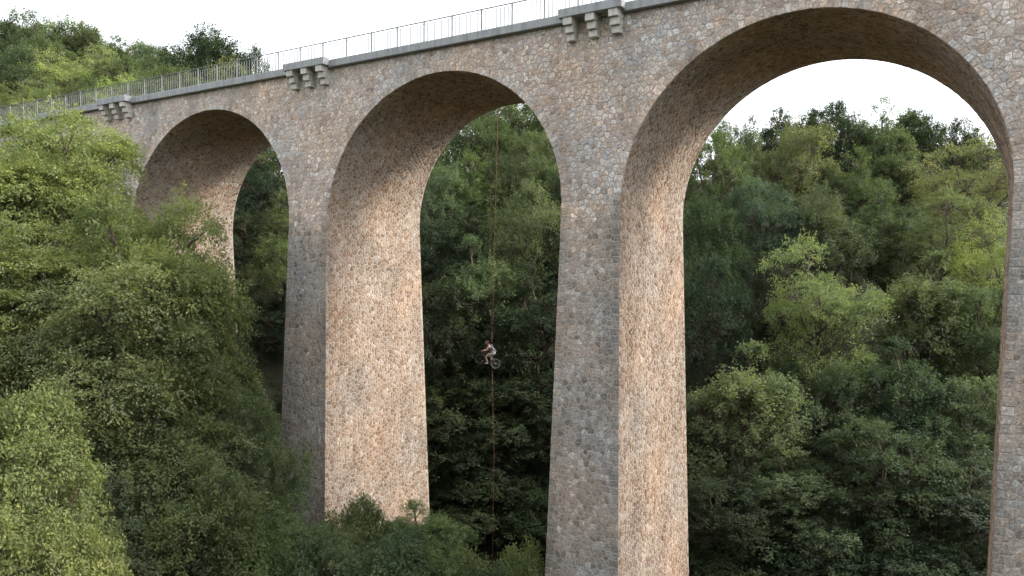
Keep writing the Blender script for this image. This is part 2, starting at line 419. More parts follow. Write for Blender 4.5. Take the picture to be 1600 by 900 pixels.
for idx, (vis, par, vs, fs, col) in enumerate(STONES):
    if idx < 296:
        o = vs[0]; mb = MB(); mb.add([np.array(v) - o for v in vs], fs, col)
        ob = mb.build('stone', M_STONE, par, color=True); ob.location = tuple(o)
    else:
        me_rest.setdefault('r', MB()).add(vs, fs, col)
prop(me_rest['r'].build('rubble_facing', M_STONE, viaduct, color=True), kind='stuff')

# ---- coping, balconies, corbels
def coping(s0, s1, y0, y1, z0, z1, name='coping_slab', mat=M_COPING, parent=viaduct, lab=None):
    mb = MB(); b = 0.025
    mb.add([vb(*q) for q in ((s0, y0, z0), (s1, y0, z0), (s1, y1, z0), (s0, y1, z0), (s0, y0, z1 - b), (s1, y0, z1 - b), (s1, y1, z1), (s0, y1, z1), (s0, y0 + b, z1), (s1, y0 + b, z1))],
           [(3, 2, 1, 0), (0, 1, 5, 4), (4, 5, 9, 8), (8, 9, 6, 7), (1, 2, 6, 9, 5), (3, 0, 4, 8, 7), (2, 3, 7, 6)])
    o = mb.build(name, mat, parent)
    if lab: o['label'] = lab
    return o
BH = 0.88 * U
for i in range(-24, 28):
    s0, s1 = i * U, (i + 1) * U - 0.012
    coping(s0, s1, YC + rng.uniform(-0.006, 0.006), YC + 0.55, ZC, ZT + rng.uniform(-0.006, 0.006))
for k in range(-1, 3):
    c = k * BAY
    bal = coping(c - BH, c + BH, YBAL, YC - 0.012, ZC + 0.05, ZT + 0.055, 'balcony', M_COPING)
    for j in (-1, 0, 1):
        cs = c + j * 0.635 * U; hwc = 0.125 * U; mb = MB()
        for q in range(3):
            zt = ZC + 0.05 - q * 0.315; zb = zt - 0.30 + 0.0
            yo = YBAL + 0.07 + q * 0.17
            mb.box(cs - hwc + 0.012 * q, cs + hwc - 0.012 * q, yo, yf(zb) + 0.1, zb - (0.015 if q < 2 else 0), zt - 0.004, vb)
        mb.build('corbel', M_CORBEL, bal)

# ------------------------------------------------------------------ railing
railing = prop(empty('railing', tuple(bend(0, 0.2424 * U, ZT))), 'thin grey metal railing with slim bars along the top of the viaduct', 'railing')
RO = -np.array(railing.location); HR = 5.6989 * U; YR = 0.2424 * U; X0 = 0.4598 * U - 18 * U
def rb(s, y, z): return tuple(bend(s, y, z) + RO)
pm = MB(); pm.box(-0.03, 0.03, -0.03, 0.03, 0, HR - ZT + 0.02); pm.box(-0.045, 0.045, -0.05, 0.05, 0, 0.02); pme = pm.mesh('post')
bm_ = MB(); bm_.tube([(0, 0, 0.08), (0, 0, HR - ZT - 0.12)], 0.023, 5); bme = bm_.mesh('baluster')
for n in range(-5, 36):
    s = X0 + n * U
    o = link('post', pme, M_STEEL, railing); o.location = rb(s, YR, ZT)
    if n < 35:
        mb = MB(); mb.tube([rb(s, YR, HR), rb(s + U, YR, HR)], 0.028, 6); mb.build('top_rail', M_STEEL, railing)
        mb = MB(); mb.tube([rb(s, YR, HR - 0.12), rb(s + U, YR, HR - 0.12)], 0.010, 5); mb.tube([rb(s, YR, ZT + 0.09), rb(s + U, YR, ZT + 0.09)], 0.011, 5); mb.build('lower_rail', M_STEEL, railing)
        for j in range(1, 8):
            if n > 27: continue
            o = link('baluster', bme, M_STEEL, railing); o.location = rb(s + U * j / 8, YR, ZT)

# ------------------------------------------------------------------ trees
def fast_mesh(name, V, F, tone=None, smooth=False):
    V = np.ascontiguousarray(V, np.float32); F = np.ascontiguousarray(F, np.int32)
    me = bpy.data.meshes.new(name); n, m, k = len(V), len(F), F.shape[1]
    me.vertices.add(n); me.vertices.foreach_set('co', V.ravel())
    me.loops.add(m * k); me.loops.foreach_set('vertex_index', F.ravel())
    me.polygons.add(m); me.polygons.foreach_set('loop_start', np.arange(0, m * k, k, dtype=np.int32))
    me.update(calc_edges=True)
    if tone is not None:
        a = me.attributes.new('tone', 'FLOAT', 'POINT'); a.data.foreach_set('value', np.ascontiguousarray(tone, np.float32))
    if smooth: me.polygons.foreach_set('use_smooth', [True] * m)
    return me
def unit(a): return a / (np.linalg.norm(a, axis=-1, keepdims=True) + 1e-9)
def leaves(name, P, ax, nr, L, Wd, tone):
    ax = unit(ax); sd = unit(np.cross(ax, nr)); nr = np.cross(sd, ax); L = L[:, None]; Wd = Wd[:, None]
    V = np.stack([P, P + ax * L * 0.42 + sd * Wd * 0.5 + nr * Wd * 0.16, P + ax * L - nr * L * 0.12, P + ax * L * 0.42 - sd * Wd * 0.5 + nr * Wd * 0.16], 1).reshape(-1, 3)
    b = np.arange(len(P), dtype=np.int32)[:, None] * 4
    F = np.concatenate([b + np.array([[0, 1, 2]]), b + np.array([[0, 2, 3]])], 1).reshape(-1, 3)
    return fast_mesh(name, V, F, np.repeat(tone, 4))

def make_tree(seed, H, a, b, hc, nl, ns, nf, leaf, style='broad', lobe=0.40, multi=False):
    """H height, a/b half width/height of the crown, hc its centre; nl lobes of ns sprays of nf leaves"""
    R = np.random.default_rng(seed)
    i = np.arange(nl) + 0.5; ph = i * 2.39996 + R.uniform(0, 6.28)
    cz = (0.93 if style == 'feather' else 1.0) - 1.72 * i / nl                                     # few lobes underneath
    rr = np.sqrt(np.clip(1 - cz ** 2, 0, 1)); v = np.stack([rr * np.cos(ph), rr * np.sin(ph), cz], 1) + R.normal(0, 0.16, (nl, 3))
    rad = R.uniform(0.55, 0.86, nl)[:, None]
    LC = v * rad * np.array([a, a, b]) + np.array([0, 0, hc])
    LR = lobe * a * R.uniform(0.72, 1.25, nl)
    if style == 'tall': LR *= np.clip(1.15 - 0.35 * (LC[:, 2] - hc) / b, 0.5, 1.5)
    # sprays
    n = nl * ns; li = np.repeat(np.arange(nl), ns)
    out = unit(LC - np.array([0, 0, hc - 0.35 * b]))[li]
    d = unit(R.normal(0, 1, (n, 3)) + 0.75 * out + np.array([0, 0, 0.45]))
    shell = R.uniform(0.5, 1.22 if style == 'feather' else 1.18, n) ** 0.8
    flat = 0.55 if style == 'feather' else 0.85
    SP = LC[li] + d * (LR[li] * shell)[:, None] * np.array([1, 1, flat])
    sa = unit(d + R.normal(0, 0.35, (n, 3)) + np.array([0, 0, -0.25 if style != 'tall' else 0.3]))
    if style == 'feather': sa[:, 2] *= 0.45; sa = unit(sa)
    st = np.clip(0.5 + R.normal(0, 0.13, n) , 0, 1) + R.normal(0, 0.09, nl)[li]
    # leaves
    m = n * nf; si = np.repeat(np.arange(n), nf); q = np.tile(np.linspace(0, 1, nf), n) + R.uniform(-0.05, 0.05, m)
    sl = LR[li] * R.uniform(0.35, 0.62, n)
    side = unit(np.cross(sa, np.array([0, 0, 1.0]) + R.normal(0, 0.3, (n, 3))))
    lat = np.where(np.tile(np.arange(nf) % 2 == 0, n), 1.0, -1.0)
    if style == 'feather':
        P = SP[si] + sa[si] * (q * sl[si] * 1.2)[:, None] + side[si] * (lat * R.uniform(0, 0.26, m) * LR[li][si])[:, None] + R.normal(0, 0.05 * LR.mean(), (m, 3))
        P[:, 2] -= 0.22 * (q ** 2) * sl[si]
        nr = np.array([0, 0, 1.0]) + R.normal(0, 0.38, (m, 3)); axl = sa[si] * 0.5 + side[si] * lat[:, None] + R.normal(0, 0.25, (m, 3))
    else:
        P = SP[si] + sa[si] * (q * sl[si])[:, None] + R.normal(0, 0.105 * LR.mean(), (m, 3))
        nr = np.array([0, 0, 0.75]) + 0.6 * d[si] + R.normal(0, 0.5, (m, 3)); axl = sa[si] * 0.7 + side[si] * (lat * 0.8)[:, None] + R.normal(0, 0.4, (m, 3)) + np.array([0, 0, -0.25])
    Ls = leaf * R.uniform(0.7, 1.3, m); tone = np.clip(st[si] + R.normal(0, 0.12, m), 0, 1)
    crown = leaves('crown', P, axl, nr, Ls, Ls * R.uniform(0.5, 0.68, m), tone)
    crown.materials.append(M_LEAF)
    # trunk and limbs
    mb = MB(); r0 = 0.022 * H; top = hc + 0.45 * b; lean = R.normal(0, 0.25, 2)
    tp = [np.array([lean[0] * t * t + 0.15 * math.sin(3 * t + seed), lean[1] * t * t, t * top]) for t in np.linspace(0, 1, 7)]
    tp[0] = np.array([0, 0, -0.8])
    if not multi: mb.tube(tp, [r0 * (1.25 if j == 0 else 1) * (1 - 0.13 * j) for j in range(7)], 8)
    for j in range(nl):
        hz = min(max(LC[j, 2] - R.uniform(0.25, 0.5) * b * 1.1, 0.25 * hc), top * 0.9)
        base = np.array([np.interp(hz, [p[2] for p in tp], [p[0] for p in tp]), np.interp(hz, [p[2] for p in tp], [p[1] for p in tp]), hz]) if not multi else np.array([R.normal(0, 0.25), R.normal(0, 0.25), -0.3])
        e = LC[j]; mid = base * 0.5 + e * 0.5 + np.array([R.normal(0, 0.2), R.normal(0, 0.2), -0.12 * np.linalg.norm(e - base)])
        lr = r0 * R.uniform(0.28, 0.45)
        mb.tube([base, mid, e], [lr, lr * 0.7, lr * 0.35], 5)
        for s_ in np.nonzero(li == j)[0][:: max(1, ns // 9)]:
            mb.tube([mid * 0.25 + e * 0.75, SP[s_], SP[s_] + sa[s_] * sl[s_] * 0.7], [lr * 0.3, lr * 0.14, lr * 0.05], 3, cap=False)
    trunk = mb.mesh('trunk', smooth=True); trunk.materials.append(M_BARK)
    return trunk, crown, float(np.percentile(P[:, 2], 99.8)), float(np.percentile(np.hypot(P[:, 0], P[:, 1]), 97)) * 2

PROTO = {
    'oak': [make_tree(11, 14, 4.6, 5.4, 8.2, 34, 32, 28, 0.19, lobe=0.31), make_tree(12, 15, 4.4, 6.0, 8.4, 40, 28, 28, 0.19, lobe=0.28), make_tree(13, 13, 4.8, 5.0, 7.6, 28, 38, 28, 0.20, lobe=0.35), make_tree(14, 14, 4.3, 5.6, 8.0, 36, 30, 28, 0.185, lobe=0.30)],
    'locust': [make_tree(21, 15, 4.6, 5.6, 9.0, 30, 34, 36, 0.17, 'feather', 0.38), make_tree(22, 15, 4.4, 5.8, 8.8, 30, 34, 36, 0.17, 'feather', 0.36)],
    'ash': [make_tree(31, 17, 3.4, 7.0, 9.4, 34, 34, 26, 0.19, 'tall', 0.38)],
    'near_locust': [make_tree(41, 14, 4.6, 4.6, 8.2, 44, 66, 46, 0.15, 'feather', 0.33), make_tree(42, 15, 4.6, 4.8, 8.4, 44, 66, 46, 0.15, 'feather', 0.33)],
    'near_broad': [make_tree(51, 14, 4.4, 5.4, 8.0, 42, 46, 32, 0.155, 'broad', 0.28), make_tree(52, 14, 4.6, 5.2, 7.8, 42, 46, 32, 0.155, 'broad', 0.29)],
    'maple': [make_tree(61, 13, 3.6, 4.4, 8.2, 40, 44, 22, 0.145, 'broad', 0.29)],
    'shrub': [make_tree(71, 5, 2.6, 2.2, 2.5, 26, 44, 22, 0.13, 'broad', 0.34, True), make_tree(72, 5, 2.8, 2.3, 2.6, 26, 44, 22, 0.13, 'broad', 0.33, True)],
}
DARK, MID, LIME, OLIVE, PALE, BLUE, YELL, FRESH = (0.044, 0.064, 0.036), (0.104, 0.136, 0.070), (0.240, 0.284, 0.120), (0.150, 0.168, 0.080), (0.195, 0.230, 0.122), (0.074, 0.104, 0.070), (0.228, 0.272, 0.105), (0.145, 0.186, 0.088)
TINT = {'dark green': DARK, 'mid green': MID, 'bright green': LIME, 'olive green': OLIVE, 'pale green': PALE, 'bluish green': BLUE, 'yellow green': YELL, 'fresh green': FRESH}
KIND = {'oak': 'broadleaf tree', 'locust': 'feathery tree', 'ash': 'tall slim tree', 'near_locust': 'feathery leaved tree', 'near_broad': 'leafy tree', 'maple': 'maple tree', 'shrub': 'shrub'}
count = {}
def plant(kind, x, ytop, d, wpx, tint, label=None, group=None, gz=None):
    R = random.Random(int(x * 13 + ytop * 7 + d))
    p = pix(x, ytop, d); g = float(ground_z(p[0], p[1])) - 0.1 if gz is None else gz
    ps = PROTO[kind]; i = count.get(kind, 0); count[kind] = i + 1
    trunk, crown, top, width = ps[i % len(ps)]
    sz = max(3.0 if kind == 'shrub' else 7.0, p[2] - g) / top; sx = wpx * d / FPX / width
    g = p[2] - sz * top
    root = empty('shrub' if kind == 'shrub' else 'tree', (p[0], p[1], g)); root.rotation_euler = (R.uniform(-0.04, 0.04), R.uniform(-0.04, 0.04), R.uniform(0, 6.28)); root.scale = (sx, sx * R.uniform(0.92, 1.08), sz)
    link('stems' if kind == 'shrub' else 'trunk', trunk, None, root)
    c = link('foliage' if kind == 'shrub' else 'crown', crown, None, root)
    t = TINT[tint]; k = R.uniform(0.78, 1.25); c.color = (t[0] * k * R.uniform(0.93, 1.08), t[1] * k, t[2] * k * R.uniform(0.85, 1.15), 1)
    prop(root, label or '%s %s' % (tint, KIND[kind]), 'shrub' if kind == 'shrub' else 'tree', group)
    return root
fg, dg, mg, br, ol, pa, bl = 'fresh green', 'dark green', 'mid green', 'bright green', 'olive green', 'pale green', 'bluish green'
RIGHT = {'on the right arch skyline': [('oak', 1155, 183, 88, 110, mg), ('oak', 1215, 168, 94, 115, dg), ('oak', 1290, 160, 96, 120, dg), ('oak', 1378, 156, 92, 105, mg), ('oak', 1440, 172, 95, 105, dg), ('oak', 1492, 183, 98, 75, dg), ('oak', 1548, 210, 96, 120, mg), ('oak', 1250, 176, 100, 140, mg), ('oak', 1335, 180, 102, 100, dg), ('oak', 1412, 176, 101, 130, mg), ('oak', 1520, 203, 103, 120, dg)],
 'just below the right arch skyline': [('oak', 1120, 205, 78, 140, mg), ('oak', 1238, 192, 82, 150, ol), ('oak', 1330, 235, 80, 130, mg), ('ash', 1408, 215, 84, 120, mg), ('locust', 1505, 222, 76, 175, ol)],
 'high on the slope through the right arch': [('oak', 1105, 310, 67, 150, dg), ('oak', 1195, 280, 69, 140, bl), ('oak', 1290, 295, 69, 160, mg), ('oak', 1395, 285, 71, 150, mg), ('locust', 1478, 300, 66, 170, ol), ('locust', 1562, 335, 62, 150, br)],
 'halfway down the slope through the right arch': [('oak', 1105, 400, 58, 180, dg), ('oak', 1195, 395, 62, 140, dg), ('locust', 1290, 372, 57, 200, pa), ('ash', 1430, 395, 59, 180, mg), ('oak', 1545, 440, 58, 170, mg)],
 'on the lower slope through the right arch': [('ash', 1160, 538, 51, 200, pa), ('oak', 1280, 560, 54, 200, mg), ('ash', 1410, 530, 53, 190, bl), ('oak', 1515, 590, 52, 220, mg), ('oak', 1070, 620, 54, 170, dg)],
 'in the valley bottom through the right arch': [('oak', 1120, 735, 47, 230, dg), ('oak', 1230, 700, 48, 240, mg), ('oak', 1370, 660, 48, 250, mg), ('oak', 1500, 720, 47, 270, bl), ('oak', 1300, 800, 46, 240, dg), ('oak', 1430, 820, 45, 240, dg)]}
MIDDLE = {'highest up behind the middle arch': [('oak', 735, 150, 95, 150, mg), ('oak', 805, 152, 98, 140, mg), ('oak', 872, 150, 96, 150, mg)],
 'on the upper slope through the middle arch': [('oak', 690, 225, 84, 130, mg), ('oak', 768, 180, 88, 140, mg), ('oak', 850, 205, 86, 130, pa)],
 'far above the cyclist behind the middle arch': [('oak', 668, 250, 74, 120, mg), ('oak', 742, 245, 77, 140, mg), ('oak', 812, 220, 79, 130, mg), ('oak', 885, 262, 74, 130, dg)],
 'midway up the slope behind the middle arch': [('oak', 655, 335, 68, 130, dg), ('oak', 730, 325, 69, 150, dg), ('oak', 826, 285, 66, 145, mg), ('oak', 900, 335, 66, 120, dg)],
 'behind the cyclist and the ropes': [('oak', 680, 430, 60, 160, dg), ('ash', 738, 370, 61, 160, mg), ('oak', 830, 415, 60, 180, dg)],
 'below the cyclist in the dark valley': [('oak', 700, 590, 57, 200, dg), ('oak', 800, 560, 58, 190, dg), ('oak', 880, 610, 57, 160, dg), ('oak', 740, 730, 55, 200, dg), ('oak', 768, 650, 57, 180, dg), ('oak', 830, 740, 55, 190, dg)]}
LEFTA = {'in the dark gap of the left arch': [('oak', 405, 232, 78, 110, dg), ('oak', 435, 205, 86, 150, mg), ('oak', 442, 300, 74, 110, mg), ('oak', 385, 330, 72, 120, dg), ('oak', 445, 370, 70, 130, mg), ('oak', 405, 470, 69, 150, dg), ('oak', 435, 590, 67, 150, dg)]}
HILL = {'just behind the railing on the left hillside': [('locust', -10, 118, 80, 150, br), ('oak', 62, 140, 79, 120, mg), ('oak', 128, 138, 84, 130, mg), ('locust', 200, 118, 86, 130, br), ('oak', 268, 108, 88, 120, mg), ('locust', 345, 92, 90, 105, br), ('oak', 402, 98, 92, 80, mg), ('locust', 30, 158, 76, 120, pa), ('locust', 95, 128, 90, 120, pa), ('oak', 165, 122, 94, 120, mg), ('oak', 235, 106, 96, 110, pa), ('locust', 308, 98, 96, 100, br)],
 'halfway up the left hillside': [('oak', -45, 88, 96, 140, mg), ('oak', 25, 78, 100, 150, mg), ('locust', 105, 82, 104, 140, br), ('oak', 180, 90, 103, 130, mg), ('oak', 250, 86, 108, 110, ol), ('oak', 62, 62, 110, 130, mg), ('locust', 142, 72, 112, 120, pa), ('oak', 300, 88, 104, 100, mg)],
 'along the left skyline above the railing': [('oak', -5, 26, 120, 140, mg), ('oak', 58, 18, 122, 120, mg), ('oak', 118, 38, 124, 115, mg), ('oak', 176, 57, 126, 110, mg), ('oak', 232, 70, 128, 90, mg), ('oak', 28, 30, 126, 150, mg), ('oak', 90, 30, 128, 140, pa), ('oak', 148, 50, 130, 130, mg), ('oak', 205, 66, 132, 120, pa), ('oak', 262, 76, 120, 120, mg), ('oak', 292, 80, 114, 100, pa)],
 'against the sky right of the left hillside': [('oak', 325, 48, 98, 150, dg), ('oak', 338, 60, 100, 120, dg), ('oak', 400, 72, 99, 70, dg)]}
ORD = ['leftmost', 'second from left', 'third from left', 'fourth from left', 'fifth from left', 'sixth from left', 'seventh from left', 'eighth from left', 'ninth from left', 'tenth from left', 'eleventh from left', 'twelfth from left']
for part, grp in ((RIGHT, 'trees seen through the right arch'), (MIDDLE, 'trees seen through the middle arch'), (LEFTA, 'trees seen through the left arch'), (HILL, 'trees on the left hillside')):
    for place, rows in part.items():
        order = sorted(range(len(rows)), key=lambda q: rows[q][1])
        for rank, q in enumerate(order):
            r = rows[q]; o = 'rightmost' if rank == len(rows) - 1 else ORD[rank]
            if grp != 'trees on the left hillside': r = (*r[:4], r[4] * (0.97 if 'right' in grp else 1.1), r[5])
            plant(*r, label='%s %s %s, %s' % (r[5], KIND[r[0]], place, o), group=grp)
G = 'trees in front of the viaduct on the left'
for args, lab in [
    (('near_locust', 75, 184, 42, 290, br), 'sunny pale green feathery tree reaching up to the left coping'),
    (('near_locust', -60, 240, 41, 260, br), 'feathery pale green tree cut by the left edge below the coping'),
    (('near_locust', 262, 318, 38, 280, br), 'feathery tree whose crown touches the left arch opening'),
    (('near_locust', 195, 420, 35, 330, pa), 'pale feathery tree in the middle of the left trees below the arch'),
    (('near_locust', 20, 345, 36, 300, br), 'feathery bright tree at the left edge below the sunny one'),
    (('near_broad', 342, 445, 40, 175, mg), 'dark leafy tree standing left of the pier in the dark gap'),
    (('near_broad', 378, 610, 37, 170, fg), 'small leafy tree overlapping the lower left edge of the left pier'),
    (('near_broad', 235, 615, 33, 330, fg), 'broad dark leafy tree in the lower left between maple and pier'),
    (('near_broad', 300, 715, 31, 280, fg), 'leafy tree at the lower edge left of the pier foot'),
    (('near_broad', 170, 760, 29, 300, mg), 'leafy tree at the bottom edge right of the yellow green maple'),
    (('maple', 15, 612, 23, 300, 'yellow green'), 'bright yellow green maple in the lower left corner'),
    (('maple', 55, 790, 21, 270, 'yellow green'), 'low yellow green maple at the bottom left corner')]:
    plant(*args, label=lab, group=G)
G = 'shrubs in the valley bottom'
for args, lab in [
    (('near_broad', 440, 775, 36, 200, fg), 'low bushy tree against the front of the left pier foot'),
    (('shrub', 560, 778, 38, 150, fg), 'small upright shrub in front of the sunlit pier side'),
    (('near_broad', 652, 783, 38, 190, fg), 'low bushy tree at the right corner of the sunlit pier foot'),
    (('shrub', 510, 835, 34, 200, mg), 'low shrub at the bottom edge below the left pier'),
    (('shrub', 625, 835, 34, 210, mg), 'wide low shrub at the bottom edge below the sunlit pier side'),
    (('shrub', 705, 850, 35, 170, fg), 'small shrub at the bottom edge left of the hanging rope'),
    (('shrub', 380, 810, 32, 200, mg), 'shrub at the bottom edge left of the pier foot'),
    (('shrub', 822, 852, 36, 130, fg), 'small shrub at the bottom beside the middle pier'),
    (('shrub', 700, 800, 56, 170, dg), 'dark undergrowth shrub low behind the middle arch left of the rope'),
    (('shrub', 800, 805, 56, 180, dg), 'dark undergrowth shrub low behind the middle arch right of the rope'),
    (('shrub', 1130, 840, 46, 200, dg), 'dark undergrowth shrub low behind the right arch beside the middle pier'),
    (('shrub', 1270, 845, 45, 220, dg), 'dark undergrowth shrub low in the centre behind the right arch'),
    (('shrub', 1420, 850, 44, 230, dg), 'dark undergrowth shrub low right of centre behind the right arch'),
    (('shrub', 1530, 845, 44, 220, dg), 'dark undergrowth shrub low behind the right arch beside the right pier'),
    (('shrub', 775, 885, 33, 110, mg), 'low shrub at the bottom edge under the hanging rope')]:
    plant(*args, label=lab, group=G)

# ------------------------------------------------------------------ cyclist hanging on the rope
HUB = pix(774, 568.2, 48.1)                                   # rear wheel hub
EX = np.array([CR[0], CR[1], 0.0]); EX /= np.linalg.norm(EX)   # forward is -EX
EY = np.array([-EX[1], EX[0], 0.0])
TW = math.radians(-14); EX, EY = EX * math.cos(TW) + EY * math.sin(TW), -EX * math.sin(TW) + EY * math.cos(TW)
def lb(x, y, z): return EX * x + EY * y + np.array([0, 0, z])  # local offset: x towards the rear, y away from the viewer
M_TYRE = simple('black_rubber', (0.02, 0.02, 0.02), 0.8); M_RIM = simple('pale_rim', (0.34, 0.34, 0.33), 0.35, 0.2)
M_DARKRIM = simple('dark_rim', (0.05, 0.05, 0.05), 0.4, 0.4)
M_FRAME = simple('black_frame_paint', (0.10, 0.10, 0.105), 0.3); M_BLACK = simple('black_parts', (0.02, 0.02, 0.022), 0.5)
M_SKIN = simple('skin', (0.33, 0.20, 0.14), 0.55, var=0.1, scale=20); M_SHIRT = simple('dark_blue_jersey', (0.035, 0.06, 0.085), 0.8, var=0.3, scale=14)
M_SHORT = simple('pale_shorts', (0.30, 0.28, 0.27), 0.8, var=0.12, scale=12); M_SHOE = simple('white_shoe', (0.45, 0.45, 0.44), 0.6)
M_HAIR = simple('short_brown_hair', (0.06, 0.04, 0.03), 0.8); M_WEB = simple('grey_webbing', (0.16, 0.18, 0.20), 0.7)
M_ROPE = simple('orange_rope', (0.20, 0.085, 0.055), 0.8, var=0.25, scale=30)
bike = prop(empty('bicycle', tuple(HUB)), 'mountain bike with a pale rear wheel hanging in the air under the cyclist', 'bicycle')
fh, bb, hd0, hd1, st, sd = lb(-1.0, 0, 0.28), lb(-0.42, 0, 0.08), lb(-0.78, 0, 0.58), lb(-0.75, 0, 0.70), lb(-0.20, 0, 0.47), lb(-0.165, 0, 0.58)
for c, rm in ((lb(0, 0, 0), M_RIM), (fh, M_DARKRIM)):
    w = empty('wheel', tuple(c)); w.parent = bike
    mb = MB(); mb.torus((0, 0, 0), 0.315, 0.026, EY, 36, 8); mb.build('tyre', M_TYRE, w, smooth=True)
    mb = MB(); mb.torus((0, 0, 0), 0.283, 0.013, EY, 36, 6); mb.build('rim', rm, w, smooth=True)
    mb = MB(); mb.tube([EY * -0.05, EY * 0.05], 0.026, 8)
    for i in range(24):
        a = 2 * math.pi * i / 24; d = EX * math.cos(a) + np.array([0, 0, 1.0]) * math.sin(a); mb.tube([EY * (0.03 if i % 2 else -0.03), d * 0.283], 0.0022, 3)
    mb.build('spokes', rm, w)
mb = MB()
for a, b, r in ((bb, st, .018), (bb, hd0, .022), (st, hd1, .018), (hd0, hd1, .022)): mb.tube([a, b], r, 8)
for sg in (-1, 1): mb.tube([lb(0, sg * .06, 0), bb + EY * sg * .03], .011, 6); mb.tube([lb(0, sg * .06, 0), st + EY * sg * .02], .009, 6)
mb.build('frame', M_FRAME, bike, smooth=True)
mb = MB()
for sg in (-1, 1): mb.tube([hd0 + EY * sg * .05, fh + EY * sg * .055], [.017, .013], 8)
mb.tube([hd0 + EY * -.06, hd0 + EY * .06], .018, 6); mb.build('fork', M_BLACK, bike, smooth=True)
mb = MB(); mb.tube([st, sd], .014, 6); mb.build('seat_post', M_BLACK, bike)
mb = MB(); mb.tube([sd + EX * .13 + np.array([0, 0, .02]), sd + EX * .02 + np.array([0, 0, .03]), sd - EX * .14 + np.array([0, 0, .01])], [.065, .05, .02], 8); mb.build('saddle', M_BLACK, bike, smooth=True)
hb = hd1 + lb(-.07, 0, .06)
mb = MB(); mb.tube([hd1, hb], .016, 6); mb.tube([hb - EY * .34 + lb(.04, 0, .02), hb - EY * .12, hb + EY * .12, hb + EY * .34 + lb(.04, 0, .02)], .013, 6); mb.build('handlebar', M_BLACK, bike)
mb = MB(); mb.torus(bb - EY * .05, .08, .008, EY, 24, 5); mb.tube([bb - EY * .07, bb - EY * .08 + lb(-.13, 0, -.1)], .012, 6); mb.tube([bb + EY * .07, bb + EY * .08 + lb(.13, 0, .1)], .012, 6); mb.tube([bb - EY * .08, bb + EY * .08], .02, 8); mb.build('crank', M_BLACK, bike)
PEDN, PEDF = bb - EY * .13 + lb(-.13, 0, -.1), bb + EY * .13 + lb(.13, 0, .1)
for p in (PEDN, PEDF):
    mb = MB(); mb.hexa([p + EX * a + EY * b + np.array([0, 0, c]) for c in (-.012, .012) for a, b in ((-.05, -.045), (.05, -.045), (.05, .045), (-.05, .045))]); mb.build('pedal', M_BLACK, bike)

person = prop(empty('person', tuple(HUB + sd)), 'person in dark sleeveless jersey and pale shorts riding the hanging mountain bike', 'person')
PO = -sd
def skin(name, pts, edges, rads, mat, parent, root=0, sub=2):
    me = bpy.data.meshes.new(name); me.from_pydata([tuple(p + PO) for p in pts], edges, []); o = link(name, me, mat, parent)
    m = o.modifiers.new('skin', 'SKIN'); m.use_smooth_shade = True
    for i, v in enumerate(me.skin_vertices[0].data):
        r = rads[i]; v.radius = (r, r) if not hasattr(r, '__len__') else r; v.use_root = (i == root)
    m2 = o.modifiers.new('sub', 'SUBSURF'); m2.levels = sub; m2.render_levels = sub
    return o
Z = lambda z: np.array([0, 0, z])
pel, wst, chs, nck, hdb = sd + lb(.05, 0, .10), sd + lb(-.03, 0, .25), sd + lb(-.17, 0, .46), sd + lb(-.27, 0, .57), sd + lb(-.34, 0, .63)
B = []; Ed = []; Ra = []
def bp(p, r, con=None):
    B.append(p); Ra.append(r)
    if con is not None: Ed.append((con, len(B) - 1))
    return len(B) - 1
ip = bp(pel, .15); iw = bp(wst, .135, ip); ic = bp(chs, .15, iw); inn = bp(nck, .06, ic); bp(hdb, .055, inn)
arm = {}; leg = {}
for sg in (-1, 1):
    shl = chs + EY * sg * .19 + lb(-.03, 0, .05); elb = sd + lb(-.40, sg * .30, .22); hnd = hb + EY * sg * .29 + lb(.03, 0, .04)
    i1 = bp(shl, .065, ic); i2 = bp(elb, .045, i1); i3 = bp(hnd + lb(.06, 0, .01), .032, i2); bp(hnd, .036, i3); arm[sg] = (shl, elb, hnd)
    ped = PEDN if sg < 0 else PEDF
    hip = pel + EY * sg * .10 + lb(-.02, 0, -.04); kne = ped + lb(-.05 if sg < 0 else -.30, 0, .46 if sg < 0 else .36); ank = ped + lb(.06, 0, .10)
    j1 = bp(hip, .095, ip); j2 = bp(kne, .062, j1); jc = bp(kne * .62 + ank * .38 + lb(.02, 0, 0), .056, j2); bp(ank, .04, jc); leg[sg] = (hip, kne, ank, ped)
body = skin('body', B, Ed, Ra, M_SKIN, person)
# head: sculpted ellipsoid with brow, nose, chin and ears
hm = bmesh.new(); bmesh.ops.create_uvsphere(hm, u_segments=24, v_segments=16, radius=1.0)
for v in hm.verts:
    x, y, z = v.co                                             # -x is the face
    f = max(0.0, -x)
    if z < 0: y *= 1 + 0.28 * z; x *= 1 + 0.12 * z
    x -= 0.28 * f * math.exp(-((z + 0.12) / 0.16) ** 2 - (y / 0.16) ** 2)      # nose
    x += 0.10 * f * math.exp(-((z - 0.08) / 0.12) ** 2) * math.exp(-((abs(y) - 0.38) / 0.2) ** 2)   # eye sockets
    x -= 0.10 * f * math.exp(-((z + 0.75) / 0.2) ** 2)                         # chin
    y += math.copysign(0.14, y) * math.exp(-((x - 0.1) / 0.14) ** 2 - ((z + 0.05) / 0.22) ** 2) * (abs(y) > .6)
    v.co = Vector((x * 0.098, y * 0.078, z * 0.118))
HC = sd + lb(-.385, 0, .72) + PO
tilt = Matrix.Rotation(math.radians(12), 3, 'Y')
for v in hm.verts:
    q = tilt @ v.co; v.co = Vector(HC + EX * q.x + EY * q.y + Z(q.z))
me = bpy.data.meshes.new('head'); hm.to_mesh(me); hm.free(); me.polygons.foreach_set('use_smooth', [True] * len(me.polygons)); link('head', me, M_SKIN, person)
mb = MB()
